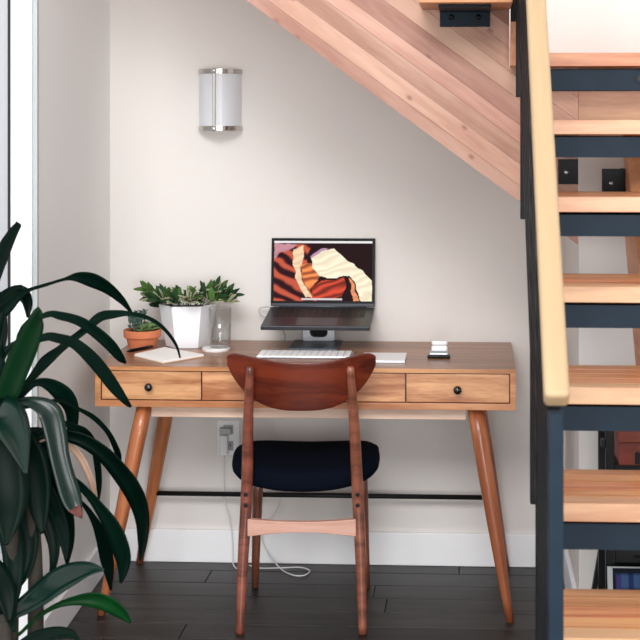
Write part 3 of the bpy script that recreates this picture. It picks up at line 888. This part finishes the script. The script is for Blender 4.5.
for k in range(17):
    a = random.uniform(0, 2 * math.pi); r = 0.065 * math.sqrt(random.random())
    bx, by = HX + r * math.cos(a), HY + r * math.sin(a)
    sp = random.uniform(0.03, 0.085)
    stems.append(((bx, by), (bx + sp * math.cos(a) * 1.25, min(by + sp * 0.7 * math.sin(a), W - 0.05), DT + random.uniform(0.150, 0.192))))
stems += [((HX + 0.05, HY - 0.02), (HX + 0.155, HY - 0.03, DT + 0.172)), ((HX + 0.055, HY), (HX + 0.125, HY - 0.01, DT + 0.160)), ((HX + 0.045, HY + .01), (HX + 0.095, HY + 0.0, DT + 0.194)),
          ((HX - 0.055, HY + 0.01), (HX - 0.125, HY + 0.03, DT + 0.154)), ((HX - 0.05, HY + 0.0), (HX - 0.120, HY + 0.005, DT + 0.182)), ((HX - 0.06, HY - 0.0), (HX - 0.105, HY + 0.02, DT + 0.127)),
          ((HX + 0.03, HY - 0.03), (HX + 0.05, HY - 0.07, DT + 0.157)), ((HX - 0.02, HY - 0.04), (HX - 0.03, HY - 0.08, DT + 0.154)), ((HX + 0.0, HY - 0.03), (HX + 0.01, HY - 0.07, DT + 0.172)), ((HX - 0.04, HY - 0.03), (HX - 0.075, HY - 0.07, DT + 0.162))]
for (bx, by), tip in stems:
    b = Vector((bx, by, DT + 0.128)); t = Vector(tip)
    mid = b.lerp(t, 0.5) + Vector((0, 0, 0.018))
    path = spline([b, mid, t], 5)
    stm = add('stem', tube(path, [0.0022 - 0.0012 * i / (len(path) - 1) for i in range(len(path))], 6), 'zz_stem', hl, smooth=True)
    lm = random.choice(['zz_green', 'zz_dark', 'zz_pale', 'zz_green', 'zz_dark'])
    kd = random.choice('abc')
    for i in (4, 6, 8, 9, 10):
        p = path[i]; dr = (path[i] - path[i - 1]).normalized()
        for s in (-1, 1):
            an = random.uniform(0, 2 * math.pi)
            side = dr.cross(Vector((math.cos(an), math.sin(an), 0.3))).normalized()
            if i >= len(path) - 2: d = dr * 0.8 + side * s * 0.75
            else: d = dr * 0.5 + side * s * 0.9
            d.z = max(d.z, -0.1) + 0.12
            if d.y > 0 and p.y > W - 0.09: d.y *= -0.5
            put_leaf(kd, lm if random.random() < 0.75 else 'zz_pale', p, d, (0, -0.55, 0.8), hl, random.uniform(0.85, 1.3))
    put_leaf(kd, lm, path[-1], (path[-1] - path[-2]) + Vector((0, 0, 0.006)), (0, -0.5, 0.8), hl, 1.0)

TX, TY = -1.102, 4.70
tpot = thing('terracotta_pot', 'small terracotta pot of succulents on the corner of the desk', 'plant pot', (TX, TY, DT))
add('pot', lathe(TX, TY, [(0.0, DT + 0.0003), (0.046, DT + 0.0003), (0.0535, DT + 0.036), (0.060, DT + 0.036), (0.0625, DT + 0.039), (0.0635, DT + 0.060), (0.062, DT + 0.062), (0.057, DT + 0.062), (0.054, DT + 0.052), (0.0, DT + 0.050)], 40), 'terracotta', tpot, smooth=False)
add('soil', lathe(TX, TY, [(0.0, DT + 0.0505), (0.053, DT + 0.0525), (0.052, DT + 0.056), (0.0, DT + 0.058)], 24), 'soil', tpot)
sg = thing('succulents', 'cluster of blue-green and pale green succulents growing in the terracotta pot', 'succulent', (TX, TY, DT + 0.057))
random.seed(4)
for k in range(13):
    a = random.uniform(1.2, 5.2); r = random.uniform(0.005, 0.045)
    bx, by = TX - 0.008 + r * math.cos(a), TY + r * math.sin(a) * 0.9
    h = random.uniform(0.028, 0.062)
    path = spline([(bx, by, DT + 0.052), (bx + random.uniform(-.006, .006), by, DT + 0.055 + h * .6), (bx + random.uniform(-.014, .008), by - 0.004, DT + 0.055 + h)], 4)
    add('stem', tube(path, 0.0016, 6), 'zz_stem', sg, smooth=True)
    for i in range(2, len(path), 2):
        for q in range(3):
            an = i * 1.1 + q * 2.09
            put_leaf('t', 'succulent_blue', path[i], (math.cos(an), math.sin(an), 0.75), (0, 0, 1), sg, random.uniform(1.1, 1.5))
for cx_, cy_, sc_ in ((TX + 0.028, TY - 0.02, 1.35), (TX + 0.010, TY + 0.022, 1.2), (TX + 0.036, TY + 0.018, 1.3), (TX + 0.006, TY - 0.036, 1.0)):
    for ringn, (cnt, el, s) in enumerate(((7, 0.25, 1.25), (6, 0.75, 1.1), (4, 1.6, 0.8))):
        for q in range(cnt):
            an = 2 * math.pi * q / cnt + ringn * 0.4
            put_leaf('s', 'succulent', (cx_, cy_, DT + 0.056 + ringn * 0.006), (math.cos(an), math.sin(an), el), (0, 0, 1), sg, s * sc_)

# ---------------------------------------------------------------- things behind the stair treads
sh = thing('metal_shelf', 'black metal shelf unit with drawers behind the stair treads', 'shelf', (0.7, 4.1, 0))
for x, y in ((0.378, 3.955), (0.378, 4.172), (1.02, 3.955), (1.02, 4.172)):
    add('post', box(x, x + 0.024, y, y + 0.024, 0, 0.72), 'black_metal', sh, bevel=0.001, seg=1)
for z in (0.10, 0.43, 0.56):
    add('shelf_board', box(0.4025, 1.019, 3.96, 4.195, z, z + 0.016), 'black_metal', sh, bevel=0.001, seg=1)
add('back_panel', box(0.4025, 1.019, 4.1955, 4.2, 0.05, 0.555), 'black_metal', sh)
for k in range(-1, 2):
    d = add('drawer', box(0.405, 1.017, 3.975, 4.19, 0.3405 + k * 0.044, 0.3805 + k * 0.044), 'keycap_dark', sh, bevel=0.002)
    add('handle', tube([(0.46, 3.972, 0.360 + k * 0.044), (0.56, 3.972, 0.360 + k * 0.044)], 0.003, 8), 'steel_dark', d)
add('clamp', box(0.366, 0.3775, 3.955, 3.985, 0.622, 0.645), 'black_metal', sh, bevel=0.002)
rb = thing('wooden_box', 'red-brown wooden box with dark slot on the black shelf', 'box', (0.6, 4.07, 0.5765))
add('body', box(0.414, 0.88, 3.95, 4.17, 0.5765, 0.640), 'red_wood', rb, bevel=0.002)
add('lid', box(0.410, 0.884, 3.946, 4.174, 0.6405, 0.675), 'red_wood', rb, bevel=0.002)
add('slot', join(box(0.458, 0.472, 3.9485, 3.9499, 0.580, 0.608), prism([(0.465 + 0.007 * math.cos(a), 0.608 + 0.007 * math.sin(a)) for a in [math.pi * k / 8 for k in range(9)]], 'y', 3.9485, 3.9499)), 'black', rb)
pf = thing('picture_frame', 'grey-framed blue print leaning at the foot of the black shelf', 'picture', (0.55, 3.86, 0))
pa, pb = Vector((0, 3.86, 0.0)), Vector((0, 3.933, 0.300))
d = (pb - pa).normalized(); nr = Vector((0, -d.z, d.y))
def lean(xa, xb, s0, s1, u0, u1):
    vs = []
    for x in (xa, xb):
        for s in (s0, s1):
            for u in (u0, u1):
                p = pa + d * s + nr * u; vs.append((x, p.y, max(0.0, p.z)))
    return vs, box(0, 1, 0, 1, 0, 1)[1]
PH = (pb - pa).length
add('backing', lean(0.385, 0.70, 0.003, PH, -0.008, 0.0), 'bezel', pf)
for a in ((0.380, 0.394, 0.003, PH), (0.690, 0.705, 0.003, PH)): add('frame_bar', lean(*a, -0.008, 0.006), 'frame_grey', pf, bevel=0.001, seg=1)
for a in ((0.3945, 0.6895, 0.003, 0.017), (0.3945, 0.6895, PH - 0.004, PH)): add('frame_bar', lean(*a, -0.008, 0.006), 'frame_grey', pf, bevel=0.001, seg=1)
def prn(u, v):
    if u < 0.03 or v < 0.04: return (18, 24, 34)
    if u < 0.07: return (62, 58, 112)
    if 0.30 < u < 0.38: return (12, 16, 26)
    if v < 0.20: return (62, 88, 132) if (u * 7) % 1 > 0.35 else (34, 52, 98)
    return (9, 13, 24)
picture('print', prn, lambda u, v: (0.396 + 0.292 * u,) + tuple((pa + d * (PH - 0.006 - (PH - 0.026) * v) + nr * 0.001)[1:]), 60, 30, 'photo', pf)
vf, R = barg((0.346, 4.222, 0.002), (0.466, 4.222, 0.72), 0.014, 0.02)
o = add('leaning_rod', vf, 'black_metal', rot=R)
tag(o, 'flat black rod leaning against the wall beside the black shelf', 'rod')

# ---------------------------------------------------------------- large floor plant
LEAVES = [
 ('g', [(-1052,3160,862,20),(-1119,3158,1059,45),(-1086,3156,1161,54),(-1057,3154,1230,47),(-1036,3152,1273,34),(-1019,3150,1301,20)]),
 ('g', [(-1049,3160,859,16),(-1109,3183,1020,36),(-1103,3207,1079,45),(-1078,3230,1116,46),(-1052,3253,1132,37),(-1043,3277,1108,33),(-1048,3300,1067,7)]),
 ('g', [(-1050,3160,860,14),(-1092,3189,1054,32),(-1064,3218,1110,23),(-1034,3247,1137,9),(-1000,3276,1148,7),(-961,3305,1159,7),(-938,3334,1161,21),(-911,3363,1151,31),(-880,3392,1128,26),(-853,3421,1095,17),(-835,3450,1060,5)]),
 ('m', [(-1063,3160,866,24),(-1044,3142,914,53),(-1017,3123,974,62),(-986,3105,1034,59),(-962,3087,1079,48),(-948,3068,1104,37),(-940,3050,1115,28)]),
 ('g', [(-1046,3160,863,11),(-1032,3190,1043,14),(-983,3220,1083,16),(-952,3250,1077,21),(-918,3280,1061,23),(-890,3310,1033,26),(-862,3340,998,26),(-845,3370,964,19),(-838,3400,944,5)]),
 ('g', [(-1047,3160,871,11),(-1023,3178,1006,14),(-978,3196,1036,20),(-946,3213,1031,23),(-916,3231,1017,25),(-885,3249,984,30),(-859,3267,946,30),(-835,3284,905,26),(-813,3302,869,14),(-806,3320,854,5)]),
 ('g', [(-1055,3160,869,11),(-1026,3186,915,14),(-1006,3212,945,21),(-984,3238,975,30),(-961,3265,997,21),(-933,3291,1021,19),(-909,3317,1041,21),(-887,3343,1062,26),(-864,3369,1066,22),(-827,3395,1065,12),(-783,3422,1049,10),(-752,3448,1019,9),(-730,3474,978,7),(-725,3500,941,4)]),
 ('t', [(-1054,3160,864,34),(-1074,3124,879,75),(-1035,3088,878,83),(-1003,3052,851,69),(-976,3016,816,39),(-951,2980,779,6)]),
 ('t', [(-1064,3160,869,11),(-1025,3156,894,18),(-983,3151,893,31),(-951,3147,874,47),(-936,3142,830,45),(-926,3138,781,40),(-913,3133,737,40),(-900,3129,700,42),(-888,3124,672,35),(-875,3120,654,13)]),
 ('g', [(-1059,3160,860,11),(-1025,3184,909,18),(-1000,3209,930,16),(-975,3233,921,30),(-951,3257,895,42),(-939,3281,862,37),(-942,3306,822,30),(-953,3330,776,21)]),
 ('g', [(-1050,3160,870,11),(-1020,3189,878,11),(-982,3218,882,11),(-951,3247,881,9),(-921,3276,857,9),(-893,3304,832,12),(-867,3333,793,12),(-855,3362,751,14),(-853,3391,717,14),(-862,3420,686,5)]),
 ('g', [(-1016,3200,791,11),(-961,3227,832,11),(-924,3253,819,16),(-901,3280,797,21),(-889,3307,756,19),(-886,3333,676,17),(-896,3360,608,5)]),
 ('g', [(-1019,3200,791,11),(-979,3208,812,18),(-937,3216,809,25),(-890,3224,794,32),(-845,3232,762,39),(-812,3240,723,46),(-786,3248,684,51),(-769,3256,643,51),(-762,3264,596,42),(-766,3272,540,26),(-775,3280,500,5)]),
 ('p', [(-1030,3200,781,11),(-965,3217,806,9),(-937,3233,789,14),(-909,3250,752,16),(-892,3267,706,16),(-885,3283,665,14),(-882,3300,622,5)]),
 ('g', [(-1027,3200,790,11),(-966,3202,731,11),(-915,3205,710,16),(-879,3208,678,20),(-851,3210,643,27),(-824,3213,603,41),(-806,3215,561,48),(-797,3218,517,39),(-805,3220,467,7)]),
 ('g', [(-1012,3200,781,11),(-944,3225,684,7),(-904,3250,643,9),(-880,3275,594,19),(-868,3300,542,30),(-863,3325,482,33),(-862,3350,407,5)]),
 ('t', [(-1052,3140,395,11),(-1055,3134,410,18),(-1012,3129,435,38),(-965,3123,467,53),(-922,3117,499,60),(-882,3111,520,51),(-846,3106,533,31),(-813,3100,535,4)]),
 ('b', [(-1047,3140,399,11),(-1030,3150,366,7),(-988,3160,402,8),(-944,3170,429,11),(-901,3180,440,20),(-858,3190,440,34),(-825,3200,425,36),(-800,3210,402,27),(-782,3220,376,5)]),
 ('g', [(-1053,3140,395,12),(-1025,3112,349,26),(-964,3084,383,35),(-911,3056,407,30),(-869,3028,418,19),(-839,3000,414,4)]),
 ('g', [(-1018,3200,780,22),(-1025,3184,803,50),(-997,3168,771,61),(-978,3152,716,60),(-969,3136,657,44),(-959,3120,608,7)]),
 ('g', [(-1014,3200,789,20),(-1000,3208,770,46),(-979,3217,727,59),(-961,3225,679,73),(-947,3233,626,60),(-935,3242,558,34),(-940,3250,495,5)]),
 ('g', [(-1057,3160,870,40),(-1063,3132,819,89),(-1043,3104,765,110),(-1024,3076,706,96),(-1013,3048,659,61),(-1008,3020,612,9)]),
 ('g', [(-1028,3200,792,25),(-1046,3190,714,54),(-1031,3180,644,61),(-1007,3170,590,47),(-1001,3160,545,31),(-1010,3150,503,20),(-1020,3140,477,4)]),
 ('g', [(-1025,3200,784,18),(-1013,3220,684,41),(-1008,3240,616,34),(-1012,3260,552,23),(-1025,3280,489,5)]),
 ('g', [(-1030,3200,783,18),(-987,3196,682,41),(-967,3192,619,36),(-952,3188,563,27),(-953,3184,516,16),(-961,3180,489,5)]),
 ('g', [(-1024,3200,789,16),(-954,3162,682,36),(-920,3125,638,38),(-897,3088,605,26),(-884,3050,572,6)]),
 ('g', [(-1042,3140,402,20),(-1081,3118,530,44),(-1051,3095,511,57),(-1025,3072,479,44),(-1011,3050,434,9)]),
 ('g', [(-1058,3160,866,16),(-1055,3175,828,36),(-1037,3190,829,41),(-1020,3205,799,36),(-1011,3220,749,37),(-1009,3235,685,32),(-1020,3250,620,7)]),
 ('g', [(-1051,3160,871,11),(-1079,3204,983,18),(-1089,3248,1034,23),(-1108,3292,1086,23),(-1138,3336,1128,19),(-1165,3380,1157,5)]),
 ('g', [(-1046,3160,872,11),(-1072,3170,916,16),(-1087,3180,959,27),(-1065,3190,1004,18),(-1042,3200,1028,7)]),
 ('g', [(-1016,3200,781,31),(-1069,3176,667,68),(-1038,3152,583,49),(-1026,3128,512,40),(-1027,3104,453,31),(-1010,3080,401,7)]),
 ('g', [(-1063,3160,861,12),(-1071,3168,886,27),(-1106,3176,942,45),(-1100,3184,1009,54),(-1084,3192,1054,36),(-1073,3200,1099,7)]),
 ('g', [(-1024,3200,785,25),(-1023,3220,795,55),(-989,3240,779,69),(-969,3260,728,69),(-961,3280,665,51),(-957,3300,607,9)]),
]

PX, PY = -1.03, 3.14
pp = thing('floor_planter', 'dark round planter on the floor holding the large strap-leaved plant', 'planter', (PX, PY, 0))
add('pot', lathe(PX, PY, [(0.0, 0.0), (0.105, 0.0), (0.122, 0.02), (0.136, 0.27), (0.138, 0.285), (0.130, 0.285), (0.127, 0.26), (0.0, 0.255)], 40), 'plant_pot', pp, smooth=False)
add('soil', lathe(PX, PY, [(0.0, 0.2555), (0.126, 0.2605), (0.125, 0.265), (0.0, 0.27)], 30), 'soil', pp)
lp_ = thing('dracaena_plant', 'large dark green strap-leaved plant in front of the side wall', 'plant', (PX, PY, 0.268))
for cx_, cy_, cz_, bx, by in ((-1.055, 3.16, 0.90, -1.045, 3.15), (-1.021, 3.20, 0.82, -0.99, 3.17), (-1.048, 3.14, 0.42, -1.06, 3.10)):
    pth = spline([(bx, by, 0.262), ((bx + cx_) / 2 + 0.01, (by + cy_) / 2, (0.262 + cz_) / 2), (cx_, cy_, cz_)], 6)
    add('cane', tube(pth, [0.021 - 0.009 * i / (len(pth) - 1) for i in range(len(pth))], 12), 'cane', lp_, smooth=True)
random.seed(8)
for idx, (mt, pts) in enumerate(LEAVES):
    P = [Vector((a / 1000, b / 1000, c / 1000)) for a, b, c, _ in pts]; Wd = [q[3] / 1000 for q in pts]
    sp = spline([(p.x, p.y, p.z) for p in P], 5)
    wz = spline([(q, 0, 0) for q in Wd], 5)
    ws = [max(0.0015, v.x) for v in wz]
    tw = random.uniform(-0.55, 0.55)
    ws = [v / max(0.6, math.cos(tw)) for v in ws]
    lf = add('leaf', strip_leaf(sp, ws, random.uniform(0.25, 0.55), Vector((random.uniform(-.2, .2), -1, 0.35)), tw, 0.0014), 'leaf_' + mt, lp_, smooth=True, recalc=False)
    put_across(lf)
    if idx == 8:
        e = sp[-1]; p = sp[-4]
        add('dry_tip', strip_leaf([sp[-5], sp[-3], e, e + (e - p).normalized() * 0.012], [ws[-5] * 1.02, ws[-3] * 1.05, ws[-1] * 1.3, 0.002], 0.3, Vector((0, -1, 0.35)), tw, 0.0034), 'leaf_brown', lf, smooth=True, recalc=False)
